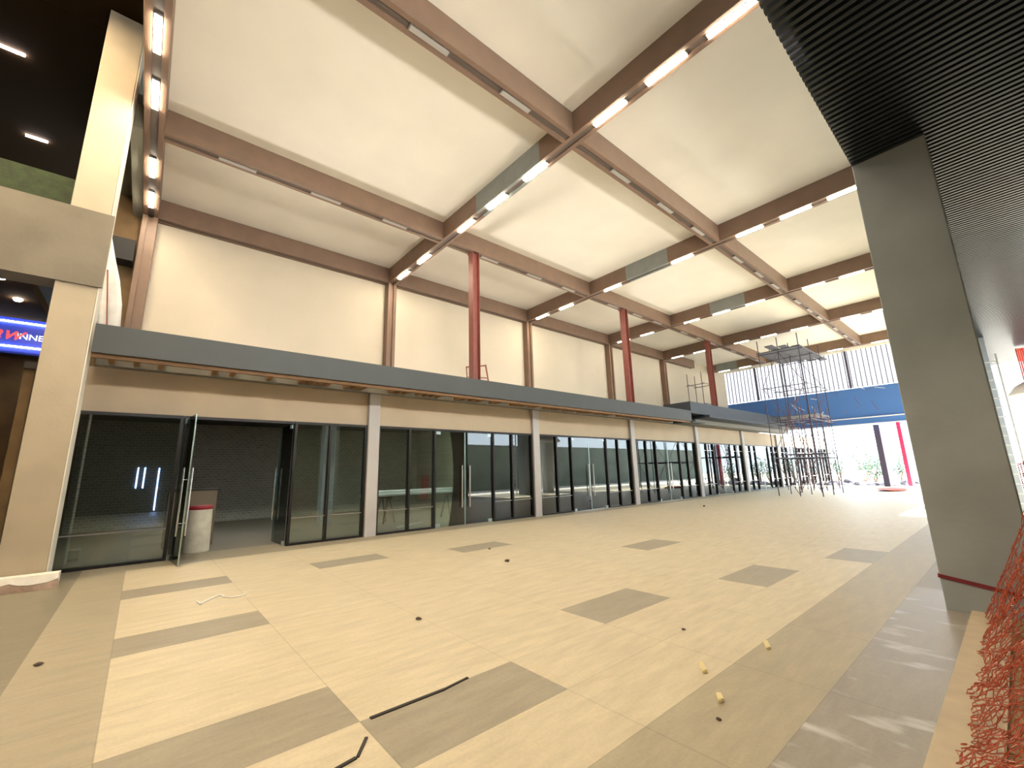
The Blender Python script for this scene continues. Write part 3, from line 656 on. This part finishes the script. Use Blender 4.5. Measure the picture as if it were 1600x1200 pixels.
# warm fill lights added out of view below the mall ceiling
for k, (x, y, z, e) in enumerate(((3.0, -3.2, 11.6, 120), (8.0, -3.2, 11.6, 120), (12.2, -4.5, 11.6, 90), (3.5, -7, 11.6, 70), (8.5, -7.5, 11.6, 70))):
    a = bpy.data.lights.new('mall_fill', 'AREA'); a.shape = 'RECTANGLE'; a.size = 1.6; a.size_y = .3; a.energy = e; a.color = (1, .78, .50)
    ao = bpy.data.objects.new('mall_fill', a); COL.objects.link(ao); ao.location = (x, y, z)

# added unseen fill lights above the slatted soffit, aimed at roof and cream wall
for k, y in enumerate((.2, 4.4, 8.8, 13.4, 18.6, 24.5)):
    t = empty('fill_light', (11.89, y, SOF+.301), f'added unseen floodlight on the ledge above the slatted soffit, {ORD[k]} from the near end', 'light', 'added ledge fill lights')
    MB().box(-.06, .06, -.12, .12, .0, .03).box(-.02, .02, -.10, .10, .031, .12).build('bracket', M['dark'], t)
    ho = MB().bbox(-.05, .06, -.22, .22, .121, .40).build('lamp_housing', M['dark'], t)
    MB().box(-.06, -.0505, -.20, .20, .14, .38).build('lens', M['lamp'], ho)
    a = bpy.data.lights.new('fill_light_beam', 'SPOT'); a.energy = LEDGE_FILL*(1 if k < 4 else .45); a.color = (1, .93, .80); a.spot_size = math.radians(105); a.spot_blend = 1; a.shadow_soft_size = .25
    ao = bpy.data.objects.new('fill_light_beam', a); COL.objects.link(ao); ao.location = (11.74, y, SOF+.57)
    ao.rotation_euler = (Vector((-2, y+.8, 8.2))-Vector(ao.location)).to_track_quat('-Z', 'Y').to_euler()

# added fill uplights on the canopy roof, unseen behind its fascia, brightening the ceiling
for k, y in enumerate((2.6, 8.2, 14.0, 20.0)):
    t = empty('fill_uplight', (-1.6, y, 4.702), f'added unseen uplight on the shop canopy roof behind the fascia, {ORD[k]} from the left', 'light', 'added canopy fill lights')
    MB().box(-.10, .10, -.10, .10, 0, .04).build('base_plate', M['dark'], t)
    ho = MB().bbox(-.12, .12, -.16, .16, .041, .26).build('lamp_housing', M['dark'], t)
    MB().box(-.10, .10, -.14, .14, .261, .268).build('lens', M['lamp'], ho)
    a = bpy.data.lights.new('fill_uplight_beam', 'SPOT'); a.energy = CANOPY_FILL; a.color = (1, .93, .80); a.spot_size = math.radians(120); a.spot_blend = 1; a.shadow_soft_size = .3
    ao = bpy.data.objects.new('fill_uplight_beam', a); COL.objects.link(ao); ao.location = (-1.6, y, 5.05)
    ao.rotation_euler = (Vector((5.5, y-.3, 10.3))-Vector(ao.location)).to_track_quat('-Z', 'Y').to_euler()

# ------------------------------------------------------------------ view
SC.view_settings.view_transform = 'Standard'; SC.view_settings.look = 'None'; SC.view_settings.gamma = 1
SC.view_settings.use_curve_mapping = False; SC.view_settings.exposure = 1.85
cy = SC.cycles; cy.use_denoising = True; cy.max_bounces = 8; cy.diffuse_bounces = 5; cy.glossy_bounces = 4; cy.transparent_max_bounces = 24
cy.sample_clamp_indirect = 6; cy.caustics_reflective = False; cy.caustics_refractive = False; cy.blur_glossy = .5
